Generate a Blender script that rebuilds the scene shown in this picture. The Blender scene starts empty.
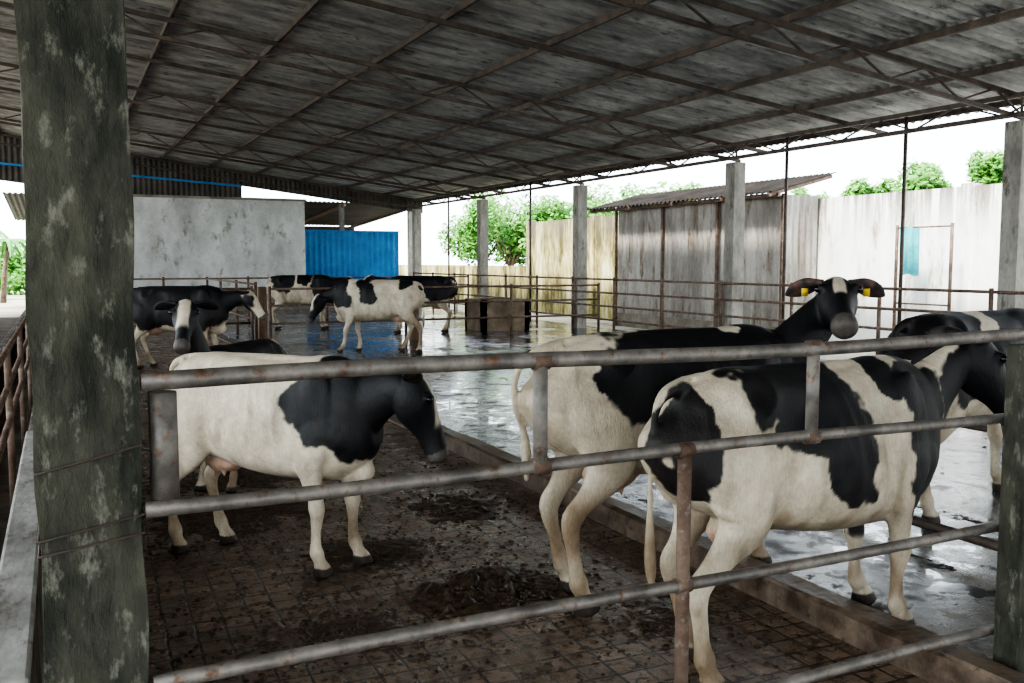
import bpy, math, random
from mathutils import Vector, Matrix, noise
random.seed(7)
scene = bpy.context.scene
COL = scene.collection
try:
    scene.view_settings.look = 'AgX - High Contrast'
except Exception: pass

# ------------------------------------------------------------ materials
def new_mat(name):
    m = bpy.data.materials.new(name); m.use_nodes = True
    nt = m.node_tree; nt.nodes.clear()
    out = nt.nodes.new('ShaderNodeOutputMaterial'); b = nt.nodes.new('ShaderNodeBsdfPrincipled')
    nt.links.new(b.outputs[0], out.inputs[0])
    return m, nt, b
def N(nt, t, **kw):
    n = nt.nodes.new(t)
    for k, v in kw.items(): setattr(n, k, v)
    return n
def ramp(nt, fac, stops):
    r = N(nt, 'ShaderNodeValToRGB')
    e = r.color_ramp.elements
    while len(e) < len(stops): e.new(0.5)
    for i, (p, c) in enumerate(stops):
        e[i].position = p
        e[i].color = (c, c, c, 1) if isinstance(c, (int, float)) else (*c, 1)
    nt.links.new(fac, r.inputs[0]); return r.outputs[0]
def coords(nt, scale=(1, 1, 1)):
    tc = N(nt, 'ShaderNodeTexCoord'); mp = N(nt, 'ShaderNodeMapping')
    mp.inputs['Scale'].default_value = scale
    nt.links.new(tc.outputs['Object'], mp.inputs[0]); return mp.outputs[0]
def noisetex(nt, vec, scale, detail=6, rough=.6):
    n = N(nt, 'ShaderNodeTexNoise'); n.inputs['Scale'].default_value = scale
    n.inputs['Detail'].default_value = detail; n.inputs['Roughness'].default_value = rough
    nt.links.new(vec, n.inputs['Vector']); return n.outputs['Fac']
def mixc(nt, fac, a, b, mode='MIX'):
    m = N(nt, 'ShaderNodeMix', data_type='RGBA', blend_type=mode)
    for sock, v in ((m.inputs[0], fac), (m.inputs[6], a), (m.inputs[7], b)):
        if isinstance(v, (int, float)): sock.default_value = v if sock == m.inputs[0] else (v, v, v, 1)
        elif isinstance(v, tuple): sock.default_value = (*v, 1)
        else: nt.links.new(v, sock)
    return m.outputs[2]
def bump(nt, b, h, strength=.4, dist=.01):
    n = N(nt, 'ShaderNodeBump'); n.inputs['Strength'].default_value = strength; n.inputs['Distance'].default_value = dist
    nt.links.new(h, n.inputs['Height']); nt.links.new(n.outputs[0], b.inputs['Normal'])
def mottled(name, c1, c2, c3=None, scale=3., rough=.7, metal=0., st=(1, 1, 1), bs=.3, bd=.01, lo=.35, hi=.65, rough2=None, fine=30):
    m, nt, b = new_mat(name); v = coords(nt, st)
    n1 = noisetex(nt, v, scale, 8, .65); n2 = noisetex(nt, v, fine, 4)
    c = ramp(nt, n1, [(lo, c1), (hi, c2)])
    if c3 is not None:
        c = mixc(nt, ramp(nt, noisetex(nt, v, scale * 2.3, 6, .7), [(.55, 0.), (.68, 1.)]), c, c3)
    c = mixc(nt, .35, c, ramp(nt, n2, [(.3, .35), (.7, .75)]), 'OVERLAY')
    nt.links.new(c, b.inputs['Base Color']); b.inputs['Metallic'].default_value = metal
    if rough2 is None: b.inputs['Roughness'].default_value = rough
    else: nt.links.new(ramp(nt, n1, [(lo, rough), (hi, rough2)]), b.inputs['Roughness'])
    if rough >= .95: b.inputs['Specular IOR Level'].default_value = .1
    bump(nt, b, n2, bs, bd); return m

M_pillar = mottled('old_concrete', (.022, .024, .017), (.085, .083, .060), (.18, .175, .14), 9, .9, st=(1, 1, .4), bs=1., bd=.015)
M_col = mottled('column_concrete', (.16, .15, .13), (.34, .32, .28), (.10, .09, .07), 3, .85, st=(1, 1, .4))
M_pipe = mottled('galvanised_pipe', (.13, .12, .11), (.29, .26, .23), (.15, .08, .045), 9, .5, .5, bs=.25, bd=.003, rough2=.65)
M_rust = mottled('rusty_pipe', (.10, .06, .04), (.21, .15, .115), (.28, .25, .22), 6, .7, .25)
M_truss = mottled('painted_steel', (.045, .036, .032), (.13, .10, .08), None, 4, .6, .3)
M_roof = mottled('roof_sheet', (.18, .18, .18), (.52, .515, .50), (.11, .10, .09), 2.0, .55, .2, st=(.5, 1.6, 1), fine=14)
M_white = mottled('limewashed_wall', (.38, .38, .36), (.68, .69, .67), (.22, .20, .16), 1.0, .9, st=(1, 1, .6))
def wallmat():
    m, nt, b = new_mat('stained_boundary_wall'); v = coords(nt, (1, 1.2, .3)); v0 = coords(nt)
    sp = N(nt, 'ShaderNodeSeparateXYZ'); nt.links.new(v0, sp.inputs[0])
    mr = N(nt, 'ShaderNodeMapRange'); mr.inputs[1].default_value = 14; mr.inputs[2].default_value = 20
    nt.links.new(sp.outputs[1], mr.inputs[0])
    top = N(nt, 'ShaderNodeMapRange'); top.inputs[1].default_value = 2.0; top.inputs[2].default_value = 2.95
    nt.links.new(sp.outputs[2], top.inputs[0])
    n = noisetex(nt, v, 1.6, 9, .75)
    clean = ramp(nt, n, [(.38, (.40, .35, .27)), (.47, (.82, .81, .77)), (.6, (.9, .9, .88))])
    stain = ramp(nt, n, [(.42, (.12, .10, .035)), (.54, (.48, .42, .20)), (.68, (.80, .77, .60))])
    c = mixc(nt, mr.outputs[0], clean, stain)
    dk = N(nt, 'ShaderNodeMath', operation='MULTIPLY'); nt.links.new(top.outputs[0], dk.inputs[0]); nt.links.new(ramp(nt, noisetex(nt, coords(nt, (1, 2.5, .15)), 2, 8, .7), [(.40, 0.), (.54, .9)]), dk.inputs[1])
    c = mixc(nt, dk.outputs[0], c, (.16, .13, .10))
    nt.links.new(c, b.inputs['Base Color']); b.inputs['Roughness'].default_value = .9
    bump(nt, b, n, .4, .02); return m
M_stain = wallmat()
M_lowwall = mottled('dirty_plaster', (.14, .12, .10), (.3, .27, .23), None, 2, .85)
M_trough = mottled('trough_plaster', (.05, .043, .037), (.20, .18, .16), (.05, .04, .03), 4, .95)
M_plank = mottled('whitewashed_board', (.20, .19, .175), (.42, .41, .385), (.12, .09, .07), 5, .8, st=(1, .4, 1))
M_curb = mottled('curb_concrete', (.055, .036, .025), (.19, .14, .10), (.03, .022, .016), 6, .3, rough2=.6, bs=.6)
M_blue = mottled('blue_sheet', (.02, .17, .42), (.05, .26, .56), None, 2, .5, .1)
M_zinc = mottled('weathered_zinc', (.20, .18, .155), (.44, .41, .37), (.14, .09, .05), 1.3, .6, .15, st=(1.5, 1.5, .35))
M_dark = mottled('dark_sheet', (.04, .036, .032), (.10, .09, .08), (.13, .08, .05), 1.5, .7)
M_leanroof = mottled('old_rust_roof', (.012, .011, .010), (.032, .027, .024), (.045, .026, .018), 1.5, .95)
M_wood = mottled('brown_post', (.09, .055, .035), (.20, .13, .09), None, 5, .8, st=(1, 1, .3))
M_tank = mottled('tank_concrete', (.12, .085, .055), (.26, .20, .14), None, 3, .8)
M_manure = mottled('manure', (.018, .011, .007), (.085, .055, .034), None, 20, .35, rough2=.6, bs=.8, bd=.006)
M_ground = mottled('yard_ground', (.30, .27, .22), (.48, .45, .39), (.16, .2, .08), .5, .95)
M_alley = mottled('alley_concrete', (.045, .033, .026), (.11, .09, .072), (.04, .03, .025), 2, 1.0)
M_bark = mottled('bark', (.08, .06, .04), (.2, .16, .11), None, 8, .9)
M_teal = mottled('teal_cloth', (.05, .38, .42), (.12, .55, .58), None, 4, .8)
M_leaf = mottled('leaves', (.05, .18, .025), (.17, .38, .07), None, 2, .7)
M_leaf2 = mottled('palm_leaves', (.05, .20, .05), (.16, .38, .1), None, 2, .7)

def floor_grid():
    m, nt, b = new_mat('grooved_pen_floor'); v = coords(nt)
    br = N(nt, 'ShaderNodeTexBrick'); br.offset = 0.0
    br.inputs['Scale'].default_value = 1; br.inputs['Brick Width'].default_value = .125; br.inputs['Row Height'].default_value = .125
    br.inputs['Mortar Size'].default_value = .009; br.inputs['Mortar Smooth'].default_value = .6
    br.inputs['Color1'].default_value = (.165, .115, .080, 1); br.inputs['Color2'].default_value = (.235, .165, .118, 1)
    br.inputs['Mortar'].default_value = (.032, .021, .013, 1)
    mp = N(nt, 'ShaderNodeMapping'); mp.inputs['Rotation'].default_value = (0, 0, .03); nt.links.new(v, mp.inputs[0])
    wob = N(nt, 'ShaderNodeTexNoise'); wob.inputs['Scale'].default_value = 2.5; nt.links.new(v, wob.inputs['Vector'])
    ad = N(nt, 'ShaderNodeVectorMath', operation='MULTIPLY_ADD'); ad.inputs[1].default_value = (.03, .03, 0)
    nt.links.new(wob.outputs['Color'], ad.inputs[0]); nt.links.new(mp.outputs[0], ad.inputs[2])
    nt.links.new(ad.outputs[0], br.inputs['Vector'])
    n1 = noisetex(nt, v, 2.2, 9, .75); n2 = noisetex(nt, v, 18, 8, .7)
    man = ramp(nt, n1, [(.49, 0.), (.60, .9)])
    dots = ramp(nt, n2, [(.53, 0.), (.58, 1.)])
    c = mixc(nt, man, br.outputs['Color'], (.105, .066, .040))
    c = mixc(nt, dots, c, (.045, .028, .017))
    c = mixc(nt, .5, c, ramp(nt, noisetex(nt, v, .6, 4), [(.35, .35), (.65, .7)]), 'OVERLAY')
    nt.links.new(c, b.inputs['Base Color'])
    nt.links.new(ramp(nt, noisetex(nt, v, 5, 6), [(.38, .17), (.62, .5)]), b.inputs['Roughness'])
    h = mixc(nt, man, ramp(nt, br.outputs['Fac'], [(0., .65), (1., .25)]), .6)
    h = mixc(nt, .55, h, n2)
    bump(nt, b, h, 1., .032); return m
M_pen = floor_grid()
def wetfloor():
    m, nt, b = new_mat('wet_concrete_floor'); v = coords(nt)
    n1 = noisetex(nt, v, 1.0, 9, .64); n2 = noisetex(nt, v, 6, 9, .72)
    c = ramp(nt, n1, [(.35, (.06, .066, .08)), (.6, (.15, .155, .17))])
    c = mixc(nt, ramp(nt, n2, [(.55, 0.), (.62, .9)]), c, (.045, .036, .028))
    nt.links.new(c, b.inputs['Base Color'])
    r = mixc(nt, .42, ramp(nt, n1, [(.49, .02), (.58, .45)]), ramp(nt, n2, [(.50, .02), (.60, .6)]))
    nt.links.new(r, b.inputs['Roughness']); b.inputs['Specular IOR Level'].default_value = .9
    bump(nt, b, mixc(nt, .3, ramp(nt, n2, [(.45, .4), (.62, .7)]), n1), .40, .010); return m
M_wet = wetfloor()
def cowmat():
    m, nt, b = new_mat('cow_hide'); a = N(nt, 'ShaderNodeAttribute'); a.attribute_name = 'Coat'
    v = coords(nt); n = noisetex(nt, v, 11, 8, .75); n2 = noisetex(nt, coords(nt, (1, 1, .3)), 110, 4)
    c = mixc(nt, .6, a.outputs['Color'], ramp(nt, n, [(.3, .25), (.7, .66)]), 'OVERLAY')
    c = mixc(nt, .25, c, ramp(nt, n2, [(.3, .25), (.7, .75)]), 'OVERLAY')
    nt.links.new(c, b.inputs['Base Color']); b.inputs['Roughness'].default_value = .55
    b.inputs['Specular IOR Level'].default_value = .4
    h = mixc(nt, .35, n2, noisetex(nt, v, 24, 4))
    bump(nt, b, h, .6, .010); return m
M_cow = cowmat()
def plain(name, c, r, metal=0):
    m, nt, b = new_mat(name); v = coords(nt)
    nt.links.new(ramp(nt, noisetex(nt, v, 20), [(.3, tuple(x * .8 for x in c)), (.7, c)]), b.inputs['Base Color'])
    b.inputs['Roughness'].default_value = r; b.inputs['Metallic'].default_value = metal; return m
M_eye = plain('cow_eye', (.01, .008, .007), .08)
M_tag = plain('ear_tag_yellow', (.85, .60, .03), .5)

# ------------------------------------------------------------ mesh builder
class MB:
    def __init__(s): s.v = []; s.f = []; s.m = []; s.mats = []; s.smooth = []
    def mi(s, mat):
        if mat not in s.mats: s.mats.append(mat)
        return s.mats.index(mat)
    def add(s, V, F, mat, smooth=False):
        o = len(s.v); s.v += [tuple(p) for p in V]; k = s.mi(mat)
        for f in F: s.f.append([i + o for i in f]); s.m.append(k); s.smooth.append(smooth)
    def box(s, x0, x1, y0, y1, z0, z1, mat):
        V = [(x, y, z) for x in (x0, x1) for y in (y0, y1) for z in (z0, z1)]
        s.add(V, [(0, 1, 3, 2), (4, 6, 7, 5), (0, 4, 5, 1), (2, 3, 7, 6), (0, 2, 6, 4), (1, 5, 7, 3)], mat)
    def pipe(s, a, b, r, mat, n=14, r2=None):
        s.path([a, b], r, mat, n, r2)
    def path(s, pts, r, mat, n=14, r2=None):
        P = [Vector(p) for p in pts]; V = []; F = []; r2 = r if r2 is None else r2
        u = None
        for i, p in enumerate(P):
            t = (P[min(i + 1, len(P) - 1)] - P[max(i - 1, 0)]).normalized()
            if u is None:
                ref = Vector((0, 0, 1)) if abs(t.z) < .9 else Vector((1, 0, 0))
                u = (ref - t * ref.dot(t)).normalized()
            else: u = (u - t * u.dot(t)).normalized()
            w = t.cross(u); rr = r + (r2 - r) * i / (len(P) - 1)
            for k in range(n):
                a = 2 * math.pi * k / n; V.append(p + (u * math.cos(a) + w * math.sin(a)) * rr)
        for i in range(len(P) - 1):
            for k in range(n):
                F.append((i * n + k, i * n + (k + 1) % n, (i + 1) * n + (k + 1) % n, (i + 1) * n + k))
        F.append(tuple(range(n))[::-1]); F.append(tuple((len(P) - 1) * n + k for k in range(n)))
        s.add(V, F, mat, True)
    def beam(s, a, b, w, h, mat):
        a = Vector(a); b = Vector(b); t = (b - a).normalized()
        ref = Vector((0, 0, 1)) if abs(t.z) < .9 else Vector((1, 0, 0))
        u = t.cross(ref).normalized(); v = u.cross(t)
        V = [p + u * (i * w / 2) + v * (j * h / 2) for p in (a, b) for i, j in ((-1, -1), (1, -1), (1, 1), (-1, 1))]
        s.add(V, [(0, 1, 2, 3), (7, 6, 5, 4), (0, 4, 5, 1), (1, 5, 6, 2), (2, 6, 7, 3), (3, 7, 4, 0)], mat)
    def corr(s, o, du, dv, nrm, lu, lv, mat, period=.1, amp=.012, seg=6):
        # corrugated sheet: waves along u, straight along v
        o = Vector(o); du = Vector(du).normalized(); dv = Vector(dv).normalized(); nrm = Vector(nrm).normalized()
        n = max(2, int(lu / period * seg)); V = []; F = []
        for i in range(n + 1):
            d = lu * i / n; w = math.sin(d / period * 2 * math.pi) * amp
            V.append(o + du * d + nrm * w); V.append(o + du * d + nrm * w + dv * lv)
        for i in range(n): F.append((2 * i, 2 * i + 2, 2 * i + 3, 2 * i + 1))
        s.add(V, F, mat, True)
    def obj(s, name, bevel=0):
        me = bpy.data.meshes.new(name); me.from_pydata(s.v, [], s.f)
        for m in s.mats: me.materials.append(m)
        me.polygons.foreach_set('material_index', s.m); me.polygons.foreach_set('use_smooth', s.smooth); me.update()
        ob = bpy.data.objects.new(name, me); COL.objects.link(ob)
        if bevel:
            b = ob.modifiers.new('bevel', 'BEVEL'); b.width = bevel; b.segments = 2; b.limit_method = 'ANGLE'
        return ob

# ------------------------------------------------------------ constants
XC = 11.2; ROWS = [2.48, 8.1, 13.73, 19.4, 25.1, 30.7]
WZ = .06; YN = -13
def rz(x): return 3.80 + .12 * (XC + .4 - x)

# ------------------------------------------------------------ ground / floors
b = MB(); b.box(-60, 80, -30, 110, -.4, -.05, M_ground); b.obj('ground')
b = MB(); b.box(-.12, 3.02, YN, 31.5, -.3, 0, M_pen); b.obj('floor')
b = MB(); b.box(3.18, XC + .5, YN, 31.5, -.3, WZ, M_wet); b.obj('floor_walkway')
b = MB(); b.box(-7.5, -.9, YN, 31.5, -.3, -.01, M_alley); b.obj('floor_feed_alley')
b = MB()
V = []; F = []
ny = 110
for i in range(ny + 1):
    y = -6 + i * (14.8 / ny); w = lambda k: .016 * noise.noise(Vector((k * 7.1, y * 1.6, 0)))
    V += [(3.02 + w(1), y, -.05), (3.025 + w(1), y, .115 + w(2)), (3.045 + w(3), y, .13 + w(2)), (3.16 + w(4), y, .13 + w(5)), (3.18, y, .12 + w(5)), (3.18, y, -.05)]
for i in range(ny):
    for k in range(5):
        F.append((i * 6 + k, i * 6 + k + 1, i * 6 + 7 + k, i * 6 + 6 + k))
F.append((5, 4, 3, 2, 1, 0)); F.append(tuple(ny * 6 + k for k in range(6)))
b.add(V, F, M_curb, False)
b.box(3.02, 3.18, 8.8, 31.5, -.3, .02, M_curb)
b.obj('trim_curb')

# feed trough on the left
b = MB()
b.box(-.24, -.12, 2.9, 30.5, -.05, .50, M_trough)
b.box(-.90, -.80, 2.9, 30.5, -.05, .36, M_trough)
b.box(-.80, -.24, 2.9, 30.5, -.05, .10, M_alley)
b.beam((-.18, 2.75, .515), (-.18, 6.9, .515), .13, .03, M_plank)
b.obj('feed_trough', .012)
b = MB()
for i in range(14):
    y = 4.3 + i * 1.9
    b.pipe((-.30, y, .10), (-.30, y, 1.15), .020, M_rust)
for z in (.72, .92, 1.13): b.pipe((-.30, 3.9, z), (-.30, 30, z), .018, M_rust)
b.obj('feed_rail')
b = MB()
for k in range(6):
    x = -1.15 - .12 * (k % 3); y = 4.6 + k * .5; z = .02 + .04 * (k // 3)
    b.beam((x, y, z + .0), (x + .05, y + 2.6, z + .0), .10, .04, M_wood)
b.obj('timber_boards')

# ------------------------------------------------------------ pillar front left
b = MB()
V = []; F = []; nz = 90; x0, x1, y0, y1 = -.068, .158, 2.38, 2.60
per = [(x0, y0), ((x0 * 2 + x1) / 3, y0), ((x0 + x1 * 2) / 3, y0), (x1, y0), (x1, (y0 + y1) / 2), (x1, y1), ((x0 + x1) / 2, y1), (x0, y1), (x0, (y0 + y1) / 2)]
for i in range(nz + 1):
    z = -.05 + i * 5.0 / nz
    for k, (x, y) in enumerate(per):
        w = noise.noise_vector(Vector((x * 6, y * 6, z * 4))) * .010
        V.append((x + w.x, y + w.y * .6, z))
n = len(per)
for i in range(nz):
    for k in range(n): F.append((i * n + k, i * n + (k + 1) % n, (i + 1) * n + (k + 1) % n, (i + 1) * n + k))
F.append(tuple(range(n))[::-1]); F.append(tuple(nz * n + k for k in range(n)))
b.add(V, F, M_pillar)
for z, dz in ((1.16, .05), (1.0, .04), (.965, .03)):
    b.path([(x0 - .001, y0 - .006, z), (x1 + .003, y0 - .006, z + dz), (x1 + .003, y1 + .005, z + dz), (x0 - .001, y1 + .005, z), (x0 - .001, y0 - .006, z)], .0035, M_truss, 6)
b.obj('concrete_pillar', .012)

for r in [-8.8, -3.15] + ROWS:
    b = MB(); w = .13
    top = rz(XC) - .40
    b.box(XC - w, XC + w, r - w, r + w, -.05, top, M_col)
    b.box(XC + .0, XC + .03, r - .02, r + .02, top - .3, top + .34, M_truss)
    b.obj('concrete_column', .012)
for r in [-8.8, -3.15] + ROWS[1:]:
    b = MB(); b.box(-.07, .15, r - .11, r + .11, -.05, rz(0) - .45, M_col); b.obj('concrete_column', .012)
b = MB()
for y, x in ((10.0, XC + .1), (12.5, XC + .1), (22.2, XC + .1), (28.0, XC + .1)):
    b.pipe((x, y, 0), (x, y, rz(x) - .05), .028, M_truss)
b.obj('steel_props')

# ------------------------------------------------------------ roof
RL, RR = -7.5, 12.0
b = MB()
sl = Vector((RR - RL, 0, rz(RR) - rz(RL)))
b.corr((RL, YN, rz(RL) + .05), (0, 1, 0), sl, (0, 0, 1), 32.2 - YN, sl.length, M_roof, .16, .022, 6)
b.obj('ceiling_roof_sheets')
b = MB()
x = RL + .3
while x < RR:
    b.beam((x, YN, rz(x) - .01), (x, 32.1, rz(x) - .01), .045, .08, M_truss); x += 1.45
b.obj('roof_purlins')
def truss(y, heavy=True):
    b = MB()
    xs = [RL + .2 + i * .62 for i in range(int((XC + .3 - RL) / .62) + 1)]
    zt = lambda x: rz(x) - .09
    zb = lambda x: rz(x) - .09 - .26
    b.beam((xs[0], y, zt(xs[0])), (RR - .1, y, zt(RR - .1)), .05, .06, M_truss)
    if heavy:
        b.beam((xs[0], y, zb(xs[0])), (XC + .1, y, zb(XC + .1)), .05, .05, M_truss)
        for i in range(len(xs) - 1):
            a, c = (zt, zb) if i % 2 else (zb, zt)
            b.beam((xs[i], y, a(xs[i])), (xs[i + 1], y, c(xs[i + 1])), .022, .022, M_truss)
    b.obj('roof_truss')
for r in [-3.15] + ROWS:
    truss(r)
for i in range(len(ROWS) - 1): truss((ROWS[i] + ROWS[i + 1]) / 2, False)
b = MB()
for dz in (0, -.24):
    b.beam((XC - .2, YN, rz(XC) - .10 + dz), (XC - .2, 32, rz(XC) - .10 + dz), .05, .06, M_truss)
y = -3; k = 0
while y < 31.5:
    za, zb_ = (rz(XC) - .10, rz(XC) - .34) if k % 2 else (rz(XC) - .34, rz(XC) - .10)
    b.beam((XC - .2, y, za), (XC - .2, y + .7, zb_), .022, .022, M_truss); y += .7; k += 1
b.obj('eave_girder')

# ------------------------------------------------------------ back walls
YB = 30.9
b = MB()
b.box(1.0, 7.35, YB, YB + .2, .0, .75, M_lowwall)
b.box(1.0, 7.35, YB, YB + .2, .75, 3.62, M_white)
b.box(.95, 7.4, YB - .02, YB + .22, 3.62, 3.70, M_lowwall)
b.obj('wall_back')
b = MB()
b.corr((-7.5, 31.3, rz(-7.5) - 1.35), (1, 0, -.12), (0, 0, 1), (0, 1, 0), 13.0, 1.38, M_dark, .16, .02)
b.corr((5.4, 31.3, rz(5.4) - .45), (1, 0, -.12), (0, 0, 1), (0, 1, 0), 6.3, .48, M_dark, .16, .02)
b.beam((-1.5, 31.2, 4.50), (5.4, 31.2, 4.08), .05, .06, M_blue)
b.obj('wall_gable_sheeting')
b = MB()
b.box(7.4, 10.95, 32.0, 32.15, 0, 1.0, M_lowwall)
b.corr((7.4, 31.95, .95), (1, 0, 0), (0, 0, 1), (0, 1, 0), 3.55, 1.75, M_blue, .20, .035)
b.beam((7.4, 31.9, 2.70), (10.95, 31.9, 2.70), .06, .06, M_blue)
b.obj('wall_blue_sheeting')
b = MB()
b.corr((-1.0, 41, 0), (1, 0, 0), (0, 0, 1), (0, 1, 0), 13.0, 3.2, M_dark, .16, .02)
b.corr((-1.5, 32.6, 3.75), (1, 0, 0), (0, 8.6, -.5), (0, 0, 1), 13.5, 8.6, M_dark, .16, .02)
for x in (2.5, 6, 9.2, 11.8):
    b.box(x - .08, x + .08, 33.0, 33.16, -.05, 3.75, M_col)
    b.beam((x, 32.6, 3.65), (x, 41.2, 3.15), .07, .1, M_rust)
b.box(8.0, 8.9, 33.6, 34.2, 1.9, 2.9, M_dark)
b.obj('far_shed')

# ------------------------------------------------------------ boundary wall right
b = MB()
XW = 14.2
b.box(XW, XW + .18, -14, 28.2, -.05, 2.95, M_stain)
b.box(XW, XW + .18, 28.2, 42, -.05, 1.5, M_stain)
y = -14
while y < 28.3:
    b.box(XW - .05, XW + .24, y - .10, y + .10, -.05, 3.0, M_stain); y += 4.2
b.obj('boundary_wall')
b = MB()
V = []; F = []
for i in range(15):
    for j in range(7):
        yy = 11.62 + .04 * i * .75; zz = 2.25 - .14 * j
        V.append((13.55 + .02 * math.sin(i * 1.3 + j * .2), yy, zz - .02 * math.sin(i * .6)))
for i in range(14):
    for j in range(6): F.append((i * 7 + j, i * 7 + j + 1, (i + 1) * 7 + j + 1, (i + 1) * 7 + j))
b.add(V, F, M_teal, True)
b.obj('hanging_cloth')
b = MB()
for y in (11.0, 12.15): b.pipe((13.6, y, -.05), (13.6, y, 2.3), .03, M_rust)
for z in (.3, .9, 2.25): b.pipe((13.6, 11.0, z), (13.6, 12.15, z), .015, M_rust)
b.obj('yard_gate')
# lean-to
b = MB(); LX = 13.3
b.corr((LX, 14.7, .05), (0, 1, 0), (0, 0, 1), (1, 0, 0), 6.3, 2.95, M_zinc, .17, .030)
b.corr((LX, 14.7, .05), (1, 0, 0), (0, 0, 1), (0, 1, 0), .85, 2.95, M_zinc, .17, .030)
b.corr((LX, 21.0, .05), (1, 0, 0), (0, 0, 1), (0, 1, 0), .85, 2.95, M_zinc, .17, .030)
b.corr((12.75, 14.5, 3.02), (0, 1, 0), (1.7, 0, .45), (0, 0, 1), 7.3, 1.75, M_leanroof, .17, .025)
for y in (14.7, 16.8, 18.9, 21.0):
    b.box(LX - .10, LX - .04, y - .03, y + .03, -.05, 3.02, M_rust)
b.beam((12.95, 14.5, 2.98), (12.95, 21.8, 2.98), .05, .08, M_rust)
for y in (14.6, 16.1, 17.9, 19.7, 21.6): b.beam((12.75, y, 2.97), (14.4, y, 3.40), .05, .07, M_rust)
b.box(LX - .04, LX + .04, 14.7, 21.0, -.05, .3, M_lowwall)
b.obj('lean_to_shed')
# water tank
b = MB()
for (a0, a1, c0, c1) in ((8.6, 9.8, 19.3, 19.42), (8.6, 9.8, 20.2, 20.32), (8.6, 8.72, 19.3, 20.32), (9.68, 9.8, 19.3, 20.32)):
    b.box(a0, a1, c0, c1, WZ - .02, .78, M_tank)
b.box(8.65, 9.75, 19.35, 20.27, WZ - .01, .2, M_tank)
b.box(8.72, 9.68, 19.42, 20.2, .2, .6, M_eye)
b.obj('water_tank')

# ------------------------------------------------------------ fences
b = MB(); Y0 = 2.39
ends = {1.36: (.165, 3.75), 1.05: (.165, 3.30), .61: (.17, 3.30), .19: (.17, 3.30)}
for z, (xa, xb) in ends.items():
    pts = []
    for i in range(25):
        x = xa + (xb - xa) * i / 24
        pts.append((x, Y0 + .006 * math.sin(x * 2 + z * 5), z + .007 * math.sin(x * 2.3 + z * 9)))
    b.path(pts, .0235 if z > 1.3 else .020, M_pipe)
b.pipe((.215, Y0 + .03, 1.06), (.215, Y0 + .03, 1.33), .034, M_pipe)
b.pipe((1.25, Y0, 1.05), (1.25, Y0, 1.36), .022, M_pipe)
b.pipe((2.30, Y0, 1.05), (2.30, Y0, 1.36), .022, M_pipe)
b.pipe((1.77, Y0, -.02), (1.77, Y0, 1.05), .023, M_rust)
for x, z in ((1.25, 1.05), (2.30, 1.05), (1.77, 1.05), (1.77, .61), (1.25, 1.36), (2.3, 1.36)):
    b.pipe((x - .026, Y0, z), (x + .026, Y0, z), .0256, M_rust)
b.pipe((3.9, Y0, WZ - .02), (3.9, Y0, 1.40), .035, M_rust)
b.obj('pipe_fence')
b = MB(); b.box(3.24, 3.35, 2.25, 2.36, .04, 1.335, M_pillar); b.obj('concrete_fence_post', .008)

def fence_x(y, xa, xb, zs, z0, step, mat, pr=.03):
    b = MB(); n = max(1, round((xb - xa) / step))
    for i in range(n + 1):
        x = xa + (xb - xa) * i / n; b.pipe((x, y, z0 - .02), (x, y, max(zs) + .05), pr, mat)
    for z in zs: b.pipe((xa, y, z), (xb, y, z), .022, mat)
    b.obj('pipe_fence')
def fence_y(x, ya, yb, zs, z0, step, mat):
    b = MB(); n = max(1, round((yb - ya) / step))
    for i in range(n + 1):
        y = ya + (yb - ya) * i / n; b.pipe((x, y, z0 - .02), (x, y, max(zs) + .05), .03, mat)
    for z in zs: b.pipe((x, ya, z), (x, yb, z), .022, mat)
    b.obj('pipe_fence')
fence_x(18.1, 3.6, 6.35, (.45, .8, 1.12), WZ, 2.8, M_rust)
fence_x(18.1, 6.55, XC - .25, (.45, .8, 1.12), WZ, 2.3, M_rust)
fence_x(18.6, .25, 3.35, (.45, .8, 1.12), 0, 3.2, M_rust)
fence_x(25.6, .25, XC - .25, (.5, .9, 1.2), WZ, 2.2, M_rust)
fence_y(XC - .2, 2.7, 30.5, (.35, .65, .95, 1.25), WZ, 1.88, M_rust)
fence_y(3.45, 18.7, 25.4, (.5, .9, 1.2), WZ, 2.2, M_rust)
for x, y in ((3.5, 18.35), (6.45, 17.9)):
    b = MB(); b.box(x - .08, x + .08, y - .08, y + .08, WZ - .03, 1.16, M_wood); b.obj('gate_post', .01)
b = MB()
b.pipe((4.35, 2.2, .17), (4.35, 6.2, .17), .028, M_truss)
b.pipe((6.1, 2.6, .42), (6.1, 8.6, .42), .025, M_truss)
for x, y, z in ((4.35, 2.3, .17), (4.35, 6.1, .17), (6.1, 2.7, .42), (6.1, 8.5, .42)): b.pipe((x, y, WZ - .02), (x, y, z), .028, M_truss)
b.obj('floor_rail')

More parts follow.
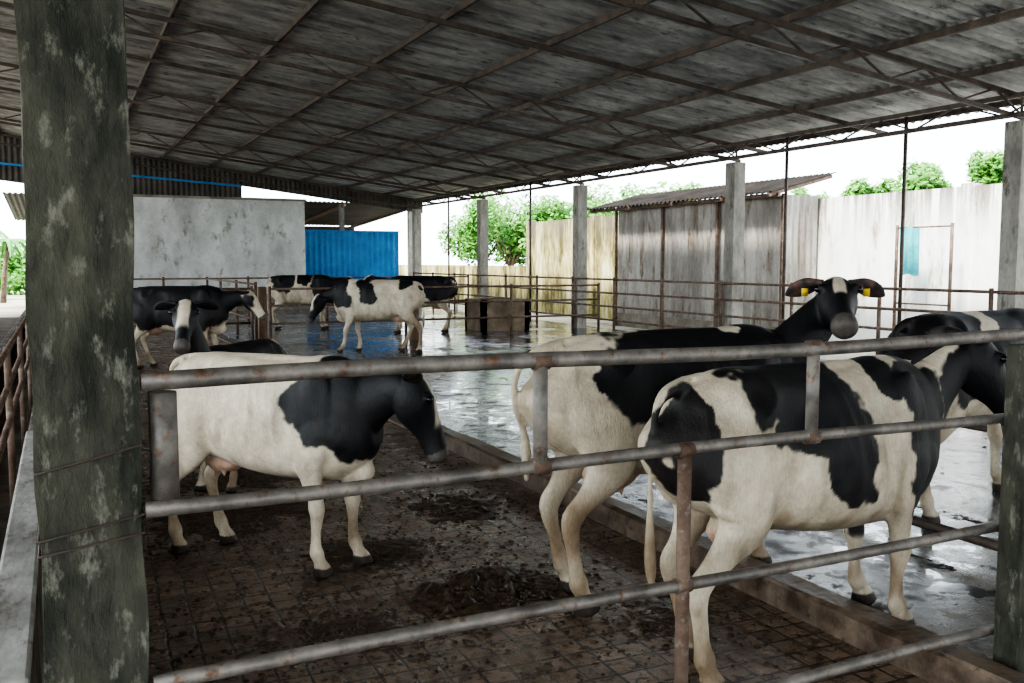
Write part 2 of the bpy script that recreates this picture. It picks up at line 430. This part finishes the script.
# ------------------------------------------------------------ manure
b = MB()
def clump(cx, cy, z, r):
    V = []; F = []; n = 8; k = 4
    sd = random.random() * 50
    V.append((cx, cy, z + r * .6))
    for j in range(1, k + 1):
        ph = j / k * math.pi * .55
        for i in range(n):
            a = 2 * math.pi * i / n; d = 1 + .7 * noise.noise(Vector((math.cos(a) * 1.3 + sd, math.sin(a) * 1.3, j * .7)))
            V.append((cx + math.cos(a) * math.sin(ph) * r * d, cy + math.sin(a) * math.sin(ph) * r * d, max(z - .004, z + r * .6 * math.cos(ph) * d)))
    for i in range(n): F.append((0, 1 + i, 1 + (i + 1) % n))
    for j in range(k - 1):
        for i in range(n): F.append((1 + j * n + i, 1 + (j + 1) * n + i, 1 + (j + 1) * n + (i + 1) % n, 1 + j * n + (i + 1) % n))
    b.add(V, F, M_manure, True)
def mound(cx, cy, rx, ry, h):
    n = 80; V = []; F = []; o = random.random() * 30
    for i in range(n + 1):
        for j in range(n + 1):
            u = i / n * 2 - 1; v = j / n * 2 - 1; r = math.hypot(u, v)
            x = cx + u * rx; y = cy + v * ry
            e = 1 - r + .75 * noise.fractal(Vector((x * 5, y * 5, o)), 1, 2, 4)
            e = max(0, min(e, (1 - r) * 3))
            z = h * min(1.2, e) * (.75 + .8 * noise.fractal(Vector((x * 22, y * 22, o)), 1, 2, 4)) if e > .05 else -.01
            V.append((x, y, max(-.01, z - .003)))
    for i in range(n):
        for j in range(n):
            a = i * (n + 1) + j; q = (a, a + n + 1, a + n + 2, a + 1)
            if max(V[t][2] for t in q) > -.005: F.append(q)
    b.add(V, F, M_manure, True)
mound(1.93, 4.10, .50, .40, .05)
mound(.95, 6.2, .6, .6, .02); mound(2.35, 5.6, .35, .5, .018); mound(1.2, 7.2, .7, .5, .02); mound(.6, 3.3, .35, .3, .02); mound(1.5, 5.0, .4, .4, .015)
mound(1.2, 3.9, .3, .25, .018); mound(2.55, 3.5, .28, .25, .015); mound(1.3, 2.9, .35, .2, .015)
for (px, py, pr, cnt) in ((1.93, 4.1, .45, 380), (.85, 5.9, .6, 340), (1.0, 4.0, .5, 320), (1.2, 7.1, .5, 180), (2.3, 5.6, .5, 180), (1.6, 4.9, .4, 260), (2.4, 3.4, .3, 160), (1.2, 3.0, .4, 160)):
    for i in range(cnt):
        a = random.random() * 6.28; q = abs(random.gauss(0, .6)); r = random.uniform(.006, .020)
        d = q * pr
        x = px + math.cos(a) * d * 1.3; y = py + math.sin(a) * d
        if not (.18 < x < 2.98 and 2.65 < y < 7.9): continue
        hz = max(0, .03 * (1 - q * 1.4)) if cnt == 380 else 0
        clump(x, y, hz, r)
for i in range(1700):
    clump(random.uniform(.18, 2.95), random.uniform(2.65, 7.9), 0, random.uniform(.005, .014))
b.obj('manure_clumps')

# ------------------------------------------------------------ cows
def catmull(p0, p1, p2, p3, t):
    return .5 * ((2 * p1) + (-p0 + p2) * t + (2 * p0 - 5 * p1 + 4 * p2 - p3) * t * t + (-p0 + 3 * p1 - 3 * p2 + p3) * t ** 3)
def densify(st, sub):
    out = []
    n = len(st)
    for i in range(n - 1):
        a, bb, c, d = st[max(i - 1, 0)], st[i], st[i + 1], st[min(i + 2, n - 1)]
        for k in range(sub):
            t = k / sub
            out.append([catmull(a[j], bb[j], c[j], d[j], t) for j in range(len(bb))])
    out.append(list(st[-1])); return out
def loft(V, F, st, side=None, n=20, sub=4, pear=0., sq=1.):
    st = densify([tuple(float(q) for q in s) for s in st], sub)
    P = [Vector(s[:3]) for s in st]; o = len(V); m = len(P)
    for i in range(m):
        t = (P[min(i + 1, m - 1)] - P[max(i - 1, 0)]).normalized()
        s = Vector(side) if side is not None else Vector((0, 0, 1)).cross(t)
        s = (s - t * s.dot(t)).normalized(); u = t.cross(s)
        a = max(st[i][3], .002); bb = max(st[i][4], .002)
        for k in range(n):
            th = 2 * math.pi * k / n; c, sn = math.cos(th), math.sin(th)
            if sq != 1.: c = math.copysign(abs(c) ** sq, c); sn = math.copysign(abs(sn) ** sq, sn)
            V.append(P[i] + s * (a * c * (1 - pear * sn)) + u * (bb * sn))
    for i in range(m - 1):
        for k in range(n): F.append((o + i * n + k, o + (i + 1) * n + k, o + (i + 1) * n + (k + 1) % n, o + i * n + (k + 1) % n))
    c0 = len(V); V.append(P[0]); V.append(P[-1])
    for k in range(n):
        F.append((c0, o + k, o + (k + 1) % n)); F.append((c0 + 1, o + (m - 1) * n + (k + 1) % n, o + (m - 1) * n + k))
def ellipsoid(V, F, c, r, n=16, m=10):
    o = len(V); c = Vector(c)
    for j in range(m + 1):
        ph = math.pi * j / m
        for k in range(n):
            a = 2 * math.pi * k / n
            V.append(c + Vector((r[0] * math.sin(ph) * math.cos(a), r[1] * math.sin(ph) * math.sin(a), r[2] * math.cos(ph))))
    for j in range(m):
        for k in range(n): F.append((o + j * n + k, o + (j + 1) * n + k, o + (j + 1) * n + (k + 1) % n, o + j * n + (k + 1) % n))

def sstep(a, bb, x):
    t = min(1, max(0, (x - a) / (bb - a))); return t * t * (3 - 2 * t)
def gs(x, z, cx, cz, sx, sz): return math.exp(-((x - cx) / sx) ** 2 - ((z - cz) / sz) ** 2)

def cow(loc, heading, scale, poll, hdir, feet, black, white=(), head='blaze', tail=None, voxel=.013, tag=False, seed=0, socks=.48, ear=(.014, .012, .012), earback=.15):
    V = []; F = []
    T = [(-.775, 1.12, 1.00, .06), (-.75, 1.175, .90, .12), (-.68, 1.225, .80, .175), (-.56, 1.262, .71, .218), (-.44, 1.278, .66, .238), (-.28, 1.272, .61, .246),
         (-.10, 1.262, .57, .266), (.08, 1.252, .545, .270), (.25, 1.260, .54, .246), (.40, 1.285, .54, .216), (.52, 1.275, .555, .190), (.64, 1.21, .60, .162), (.72, 1.12, .68, .12), (.76, 1.02, .78, .07)]
    st = [(x, 0, (zt + zb) / 2, w, (zt - zb) / 2) for x, zt, zb, w in T]
    loft(V, F, st, (0, 1, 0), 36, 3, .12, .86)
    ellipsoid(V, F, (.0, 0, 1.245), (.68, .05, .032))
    for sgn in (1, -1):
        ellipsoid(V, F, (.44, sgn * .15, .98), (.13, .065, .25))       # shoulder blade
        ellipsoid(V, F, (.56, sgn * .12, .83), (.11, .08, .12))        # point of shoulder
    ellipsoid(V, F, (-.36, 0, .60), (.15, .10, .08))                   # udder
    ellipsoid(V, F, (.60, 0, .62), (.14, .06, .10))                    # brisket
    for sx in (-.03, .05):
        for sg in (1, -1): ellipsoid(V, F, (-.38 + sx, sg * .05, .525), (.013, .013, .03), 8, 6)
    FR = [(.46, .11, 1.0, .07, .14), (.44, .15, .84, .082, .15), (.41, .165, .70, .070, .11), (.425, .16, .58, .050, .072), (.45, .15, .47, .039, .047), (.46, .148, .40, .047, .053), (.46, .146, .35, .037, .041),
          (.455, .145, .27, .027, .032), (.455, .145, .18, .029, .035), (.465, .145, .135, .039, .047), (.485, .145, .09, .032, .038), (.50, .145, .055, .046, .056), (.515, .145, .0, .054, .069)]
    HR = [(-.48, .09, 1.12, .09, .17), (-.50, .145, .96, .10, .21), (-.475, .17, .80, .088, .175), (-.47, .168, .68, .068, .130), (-.53, .158, .585, .047, .082), (-.60, .148, .51, .034, .056), (-.645, .143, .455, .039, .056), (-.655, .141, .40, .035, .046),
          (-.638, .14, .30, .027, .035), (-.620, .14, .20, .029, .038), (-.605, .14, .145, .039, .049), (-.585, .14, .095, .032, .039), (-.57, .14, .055, .046, .056), (-.555, .14, .0, .054, .069)]
    for key, base, sg in (('FL', FR, 1), ('FR', FR, -1), ('HL', HR, 1), ('HR', HR, -1)):
        dx, dy, dz = feet.get(key, (0, 0, 0)); st = []
        for (x, y, z, a, bb) in base:
            w = min(1, max(0, (.88 - z) / .88))
            st.append((x + dx * w, sg * y + dy * w, z + dz * w, a, bb))
        loft(V, F, st, (0, 1, 0), 18, 3)
    d = Vector(hdir).normalized(); s = Vector((0, 0, 1)).cross(d).normalized(); u = d.cross(s)
    P = Vector(poll); e = P + d * .06 - u * .045
    p1 = Vector((.64, 0, 1.01))
    m1 = p1.lerp(e, .38) + Vector((.01, 0, .01)); m2 = p1.lerp(e, .72) + Vector((.01, 0, .015))
    loft(V, F, [(.40, 0, 1.0, .15, .25), (*p1, .125, .205), (*m1, .088, .148), (*m2, .070, .112), (*e, .065, .085)], None, 22, 4)
    H = [(-.015, .035, -.05, .045), (.02, .078, -.085, .078), (.07, .094, -.115, .094), (.13, .096, -.142, .103), (.19, .090, -.150, .096), (.26, .078, -.122, .073), (.33, .066, -.098, .060), (.40, .056, -.088, .057),
         (.455, .051, -.088, .066), (.495, .040, -.080, .064), (.52, .015, -.058, .045)]
    st = [(*(P + d * q + u * ((zt + zb) / 2)), w, (zt - zb) / 2) for q, zt, zb, w in H]
    loft(V, F, st, s, 22, 3, .0)
    for sg in (1, -1): ellipsoid(V, F, P + d * .145 + s * (sg * .082) + u * .055, (.032, .032, .028), 10, 8)
    tl = tail or [(-.64, 0, 1.215, .040), (-.735, 0, 1.190, .028), (-.785, 0, 1.12, .018), (-.80, 0, .95, .014), (-.80, .01, .75, .013), (-.795, .015, .62, .022), (-.79, .015, .50, .026), (-.785, .01, .40, .010)]
    loft(V, F, [(x, y, z, r, r) for x, y, z, r in tl], (0, 1, 0), 10, 4)
    me = bpy.data.meshes.new('tmp'); me.from_pydata([tuple(p) for p in V], [], F); me.update()
    ob = bpy.data.objects.new('tmp', me); COL.objects.link(ob)
    r = ob.modifiers.new('r', 'REMESH'); r.mode = 'VOXEL'; r.voxel_size = voxel; r.adaptivity = 0
    sm = ob.modifiers.new('s', 'SMOOTH'); sm.factor = .5; sm.iterations = 8 if voxel < .015 else 3
    dg = bpy.context.evaluated_depsgraph_get(); ev = ob.evaluated_get(dg); em = ev.to_mesh()
    V2 = [v.co.copy() for v in em.vertices]; F2 = [tuple(p.vertices) for p in em.polygons]
    ev.to_mesh_clear(); bpy.data.objects.remove(ob); bpy.data.meshes.remove(me)
    mi = [0] * len(F2)
    nbody = len(V2)
    # anatomical relief: hook and pin bones, flank hollow, ribs, shoulder and thigh grooves
    for p in V2:
        rel = p - P
        if rel.length < .3 and p.x > .7: continue
        k = sstep(.03, .14, abs(p.y))
        if -.78 < p.x < .75 and p.z > .55 and abs(p.y) < .36:
            g = .042 * gs(p.x, p.z, -.20, 1.09, .13, .11) + .026 * gs(p.x, p.z, .265, .92, .05, .26) + .024 * gs(p.x, p.z, -.30, .80, .06, .18) + .022 * gs(p.x, p.z, -.57, 1.11, .07, .08)
            g -= .026 * gs(p.x, p.z, -.40, 1.18, .07, .06) + .014 * gs(p.x, p.z, -.70, 1.12, .05, .05)
            g += .018 * gs(p.x, p.z, .50, 1.12, .05, .14) - .012 * gs(p.x, p.z, .03, .78, .25, .14)
            if -.16 < p.x < .25: g += .007 * math.sin((p.x + (p.z - .9) * .25) / .062 * math.pi) * gs(p.x, p.z, .04, .95, .16, .20)
            p.y -= math.copysign(g * k, p.y)
        q = noise.noise(p * 7 + Vector((seed, 0, 0))) * .008
        p.y += math.copysign(q * k, p.y)
    VE = []; FE = []
    for sg in (1, -1):
        base = P + d * .035 + s * (sg * .07) + u * .040
        dirn = (s * sg - d * earback - u * .14).normalized(); pts = []
        for q, wd, th in ((-.01, .022, .018), (.03, .032, .017), (.06, .044, .014), (.10, .048, .012), (.14, .040, .010), (.17, .022, .008), (.185, .005, .004)):
            c = base + dirn * q - u * (q * q * 1.6); pts.append((*c, wd, th))
        loft(VE, FE, pts, u, 12, 2)
    o = len(V2); V2 += VE; F2 += [tuple(i + o for i in f) for f in FE]; mi += [0] * len(FE); nears = len(V2)
    VE = []; FE = []
    for sg in (1, -1): ellipsoid(VE, FE, P + d * .148 + s * (sg * .099) + u * .052, (.021, .021, .019), 12, 8)
    for sg in (1, -1): ellipsoid(VE, FE, P + d * .508 + s * (sg * .030) + u * -.012, (.011, .011, .011), 8, 6)
    o = len(V2); V2 += VE; F2 += [tuple(i + o for i in f) for f in FE]; mi += [1] * len(FE)
    if tag:
        for sg in (1, -1):
            c = P + s * (sg * .155) - u * .01 + d * .035
            VE = [c + s * a * .017 + u * bb * .022 + d * cc * .003 for a in (-1, 1) for bb in (-1, 1) for cc in (-1, 1)]
            o = len(V2); V2 += VE
            F2 += [tuple(i + o for i in f) for f in [(0, 1, 3, 2), (4, 6, 7, 5), (0, 4, 5, 1), (2, 3, 7, 6), (0, 2, 6, 4), (1, 5, 7, 3)]]; mi += [2] * 6
    WH = Vector((.61, .54, .42)); BK = Vector((.009, .009, .011)); DIRT = Vector((.17, .10, .047)); HOOF = Vector((.04, .028, .02)); PK = Vector((.48, .27, .19)); EAR = Vector(ear)
    cols = []
    so = Vector((seed * 3.7, seed * 1.9, seed * 5.3))
    for i, p in enumerate(V2):
        rel = p - P; hs, hl, hu = rel.dot(d), rel.dot(s), rel.dot(u)
        fine = noise.noise(p * 38 + so) * .04
        if nbody <= i < nears:
            c = BK.lerp(EAR, sstep(-.3, .3, noise.noise(p * 25)))
        elif (hs > -.01 and hs < .6 and abs(hl) < .16 and abs(hu) < .20):
            w = 0.
            hp = noise.noise(Vector((hs, hl, hu)) * 9 + so) * .02
            if i < nbody:
                if head == 'blaze': w = sstep(.045, .03, abs(hl) + hp - .012) * sstep(-.03, .02, hu) * sstep(.34, .28, hs)
                if head == 'poll': w = max(sstep(.06, .045, abs(hl) + hp) * sstep(.09, .06, hs) * sstep(-.02, .01, hu), sstep(.03, .02, abs(hl) + hp) * sstep(.26, .22, hs) * sstep(-.02, .01, hu))
                if head == 'whiteface': w = sstep(.085, .07, abs(hl) + hp) * sstep(-.09, -.05, hu)
            c = BK.lerp(WH, w)
            if hs > .45 and i < nbody: c = Vector((.10, .085, .075))
        else:
            q = p + noise.noise_vector(p * 3.2 + so) * .11 + noise.noise_vector(p * 8 + so) * .05 + noise.noise_vector(p * 22 + so) * .018
            bv = 0
            for (x, y, z, rx, ry, rzz) in black:
                dd = math.sqrt(((q.x - x) / rx) ** 2 + ((q.y - y) / ry) ** 2 + ((q.z - z) / rzz) ** 2)
                bv = max(bv, sstep(1.04, .97, dd + fine))
            for (x, y, z, rx, ry, rzz) in white:
                dd = math.sqrt(((q.x - x) / rx) ** 2 + ((q.y - y) / ry) ** 2 + ((q.z - z) / rzz) ** 2)
                bv = min(bv, 1 - sstep(1.04, .97, dd + fine))
            bv *= sstep(socks - .04, socks + .04, q.z)
            c = WH.lerp(BK, bv)
            dirt = sstep(.95, .1, p.z) * .78 * (.5 + 1.0 * noise.noise(p * 5 + so)) + .38 * max(0, noise.noise(p * 2.5 - so) + .1) * (1 if p.z < 1.05 else .5)
            dirt += .6 * max(0, noise.noise(Vector((p.x * 14, p.y * 14, p.z * 5)) + so)) * sstep(1.2, .85, p.z)
            if p.x < -.5: dirt += .28 * sstep(-.5, -.72, p.x)
            c = c.lerp(DIRT if bv < .5 else Vector((.035, .025, .018)), min(.8, max(0, dirt)))
            fz = feet.get('FL', (0, 0, 0))[2] if p.x > 0 else 0
            if p.z < fz + .06: c = HOOF.copy()
            if abs(p.y) < .11 and -.54 < p.x < -.2 and .47 < p.z < .62: c = c.lerp(PK, .65)
        cols += [c.x, c.y, c.z, 1.]
    me = bpy.data.meshes.new('dairy_cow'); me.from_pydata([tuple(p) for p in V2], [], F2)
    for m_ in (M_cow, M_eye, M_tag): me.materials.append(m_)
    me.polygons.foreach_set('material_index', mi); me.polygons.foreach_set('use_smooth', [True] * len(F2))
    ca = me.color_attributes.new('Coat', 'FLOAT_COLOR', 'POINT'); ca.data.foreach_set('color', cols); me.update()
    ob = bpy.data.objects.new('dairy_cow', me); COL.objects.link(ob)
    ob.location = loc; ob.rotation_euler = (0, 0, math.radians(heading)); ob.scale = (scale,) * 3
    return ob

# near right cow
cow((2.76, 2.91, 0), 2, .97, (1.03, .0, 1.33), (.58, -.20, -.79), {'FL': (.08, .02, WZ / .97), 'FR': (-.03, .0, WZ / .97), 'HL': (.14, .02, 0), 'HR': (-.04, 0, 0)},
    [(-.73, -.12, 1.0, .09, .2, .20), (-.22, 0, 1.22, .30, 1, .15), (-.10, 0, 1.06, .24, 1, .18), (.02, 0, .88, .13, 1, .17), (.55, 0, 1.0, .17, 1, .36), (.60, 0, .66, .13, 1, .22), (.36, 0, 1.24, .10, 1, .12), (.95, 0, 1.10, .24, 1, .26)],
    [], 'black', voxel=.010, seed=1, ear=(.075, .06, .055), earback=.55)
# second cow, looking back at the camera
cow((2.76, 3.84, 0), 2, 1.03, (1.03, -.05, 1.46), (-.62, -.72, -.34), {'FL': (.05, 0, WZ / 1.03), 'FR': (-.05, 0, WZ / 1.03), 'HL': (.08, 0, 0), 'HR': (-.02, 0, 0)},
    [(.08, 0, 1.08, .60, 1, .33), (-.45, 0, 1.12, .12, 1, .10), (.55, 0, 1.0, .3, 1, .45), (.9, 0, 1.2, .5, 1, .45)],
    [(-.32, 0, .62, .34, 1, .22), (.27, -.05, 1.31, .08, .2, .07)], 'poll',
    tail=[(-.64, 0, 1.215, .040), (-.745, .0, 1.20, .028), (-.825, .03, 1.14, .020), (-.85, .05, 1.04, .017), (-.83, .07, .92, .016), (-.78, .09, .82, .018), (-.76, .1, .7, .026), (-.76, .1, .58, .012)],
    voxel=.010, tag=True, seed=2, ear=(.12, .065, .05))
# left cow
cow((1.01, 5.12, 0), -50, .90, (.99, -.03, 1.19), (.30, .22, -.92), {'FL': (.04, 0, 0), 'FR': (-.04, 0, 0), 'HL': (.08, 0, 0), 'HR': (-.06, 0, 0)},
    [(.50, 0, 1.02, .22, 1, .28), (.68, 0, .98, .2, 1, .28), (.88, 0, 1.1, .30, 1, .26)], [], 'blaze', voxel=.010, seed=3, ear=(.075, .06, .055), earback=.55)
# young cow behind the left cow
cow((1.20, 7.17, 0), -127, .82, (.90, .0, 1.66), (.70, .30, -.64), {'FL': (0, 0, 0)},
    [(.2, 0, 1.0, .9, 1, .45), (.8, 0, 1.3, .4, 1, .5)], [], 'blaze', voxel=.014, seed=4)
# black cow far left
cow((1.62, 15.2, 0), -24, 1.0, (1.04, .02, 1.18), (.55, 0, -.80), {'FL': (.1, 0, 0), 'HL': (.12, 0, 0)},
    [(0, 0, 1.05, 1.0, 1, .50), (.9, 0, 1.2, .4, 1, .5)], [(-.1, 0, .55, .5, 1, .10)], 'whiteface', voxel=.02, seed=5)
# cow in the rear pen
cow((5.1, 21.9, WZ), -20, 1.0, (1.06, .0, 1.20), (.7, 0, -.70), {'FL': (.05, 0, 0)},
    [(-.4, 0, 1.15, .30, 1, .28), (.1, 0, 1.2, .15, 1, .2), (.45, 0, 1.05, .2, 1, .4), (.85, 0, 1.2, .3, 1, .4)], [], 'blaze', voxel=.02, seed=6)
# walking cow
cow((5.0, 15.7, WZ), 156, 1.0, (1.00, .0, 1.00), (.40, .15, -.90), {'FL': (.16, 0, 0), 'FR': (-.14, 0, 0), 'HL': (-.16, 0, 0), 'HR': (.18, 0, 0)},
    [(.18, 0, 1.08, .17, 1, .28), (.62, 0, 1.05, .14, 1, .3), (-.50, 0, 1.2, .14, 1, .14), (.95, 0, 1.0, .2, 1, .3)], [], 'blaze', voxel=.018, seed=7)
cow((7.25, 19.6, WZ), 165, 1.0, (1.05, .0, 1.25), (.8, 0, -.5), {'FL': (.08, 0, 0), 'HL': (.1, 0, 0)},
    [(-.1, 0, 1.05, .75, 1, .42), (.9, 0, 1.2, .4, 1, .5)], [(.1, 0, .6, .3, 1, .2)], 'blaze', voxel=.02, seed=8)
# cow at right edge
cow((5.25, 4.05, WZ), 4, 1.0, (1.06, .0, 1.20), (.75, 0, -.65), {'FL': (.08, 0, 0), 'HL': (.1, 0, 0)},
    [(-.40, 0, 1.1, .50, 1, .35), (.35, 0, 1.1, .35, 1, .35), (.85, 0, 1.2, .3, 1, .4)], [(-.10, -.1, 1.2, .12, .5, .13)], 'blaze', voxel=.015, seed=9)

# ------------------------------------------------------------ vegetation
def tree(name, c, r, cnt, leaf, trunk=True, rot=0):
    b = MB(); c = Vector(c)
    blobs = [(c + Vector((random.uniform(-1, 1) * r[0] * .6, random.uniform(-1, 1) * r[1] * .6, random.uniform(-.7, .8) * r[2] * .6)), random.uniform(.3, .55)) for _ in range(9)]
    for i in range(cnt):
        bc, br = random.choice(blobs)
        dv = Vector((random.gauss(0, 1), random.gauss(0, 1), random.gauss(0, 1))).normalized() * (random.random() ** .4)
        p = bc + Vector((dv.x * r[0] * br, dv.y * r[1] * br, dv.z * r[2] * br))
        a = Vector((random.gauss(0, 1), random.gauss(0, 1), random.gauss(0, 1))).normalized(); q = a.orthogonal().normalized()
        s = leaf * random.uniform(.6, 1.3)
        b.add([p - a * s, p - q * s * .4, p + a * s, p + q * s * .4], [(0, 1, 2, 3)], M_leaf)
    if trunk:
        b.path([(c.x, c.y, -.06), (c.x + .1, c.y, c.z * .4), (c.x, c.y + .1, c.z - r[2] * .1)], .13, M_bark, 8, .05)
        for bc, br in blobs: b.pipe((c.x, c.y, c.z * .5), bc, .05, M_bark, 6, .015)
    b.obj(name)
tree('shrub_tree', (16.4, 36.8, 2.9), (1.7, 2.6, 2.1), 5600, .13)
tree('shrub_tree', (16.2, 33.6, 2.7), (1.5, 1.9, 1.9), 5000, .12)
tree('shrub_tree', (16.6, 31.0, 2.8), (1.5, 1.8, 1.6), 4000, .12)
tree('shrub_tree', (17.0, 28.0, 3.4), (1.3, 1.8, 1.2), 2200, .12)
tree('shrub_tree', (17.4, 25.0, 3.4), (1.2, 1.6, 1.0), 1600, .12)
for k, (x, y, z) in enumerate(((26, 24.5, 3.8), (26.2, 22.3, 4.2), (26.5, 20.2, 4.4), (27, 18.2, 4.5), (27, 16.3, 4.5), (27, 29, 3.8))):
    tree('garden_tree', (x, y, z), (1.1, 1.1, 1.1), 1700, .14)
tree('hedge', (-3.0, 54, 1.3), (6, 1.5, 1.8), 5000, .22, False)
tree('hedge', (-4.5, 47, .5), (3, 1.0, .9), 2500, .18, False)
def palm(px, py, h):
    b = MB()
    b.path([(px, py, -.06), (px + .1, py, h * .5), (px + .3, py, h)], .12, M_bark, 8, .08)
    for k in range(14):
        a = k * 2.4; dx, dy = math.cos(a), math.sin(a)
        spine = [Vector((px + .3 + dx * t * 1.3, py + dy * t * 1.3, h + .7 * t - 1.3 * t * t)) for t in [j / 7 for j in range(8)]]
        for j in range(7):
            p, q = spine[j], spine[j + 1]; w = .18 * (1 - j / 8); sd = Vector((-dy, dx, 0))
            for sg in (1, -1):
                b.add([p, q, q + sd * sg * w - Vector((0, 0, .12)), p + sd * sg * w - Vector((0, 0, .08))], [(0, 1, 2, 3)], M_leaf2)
    b.obj('palm_tree')
palm(-2.15, 43.5, 2.5); palm(-3.6, 50, 3.2)

# ------------------------------------------------------------ light
w = bpy.data.worlds.new('overcast_sky'); scene.world = w; w.use_nodes = True
bg = w.node_tree.nodes['Background']; bg.inputs[0].default_value = (.86, .94, 1.0, 1); bg.inputs[1].default_value = 5.0
sun = bpy.data.lights.new('sun', 'SUN'); sun.energy = 9; sun.angle = math.radians(8); sun.color = (1, .97, .9)
so = bpy.data.objects.new('sun', sun); COL.objects.link(so)
so.rotation_euler = Vector((.6, .25, -.8)).to_track_quat('-Z', 'Y').to_euler()

# ------------------------------------------------------------ camera
cam = bpy.data.cameras.new('camera'); cam.lens = 930 / 1024 * 36; cam.sensor_width = 36; cam.clip_end = 500
co = bpy.data.objects.new('camera', cam); COL.objects.link(co)
co.location = (0, 0, 1.65)
a = math.radians(25.85); th = math.radians(4.92)
fw = Vector((math.sin(a) * math.cos(th), math.cos(a) * math.cos(th), -math.sin(th)))
co.rotation_euler = fw.to_track_quat('-Z', 'Y').to_euler()
scene.camera = co
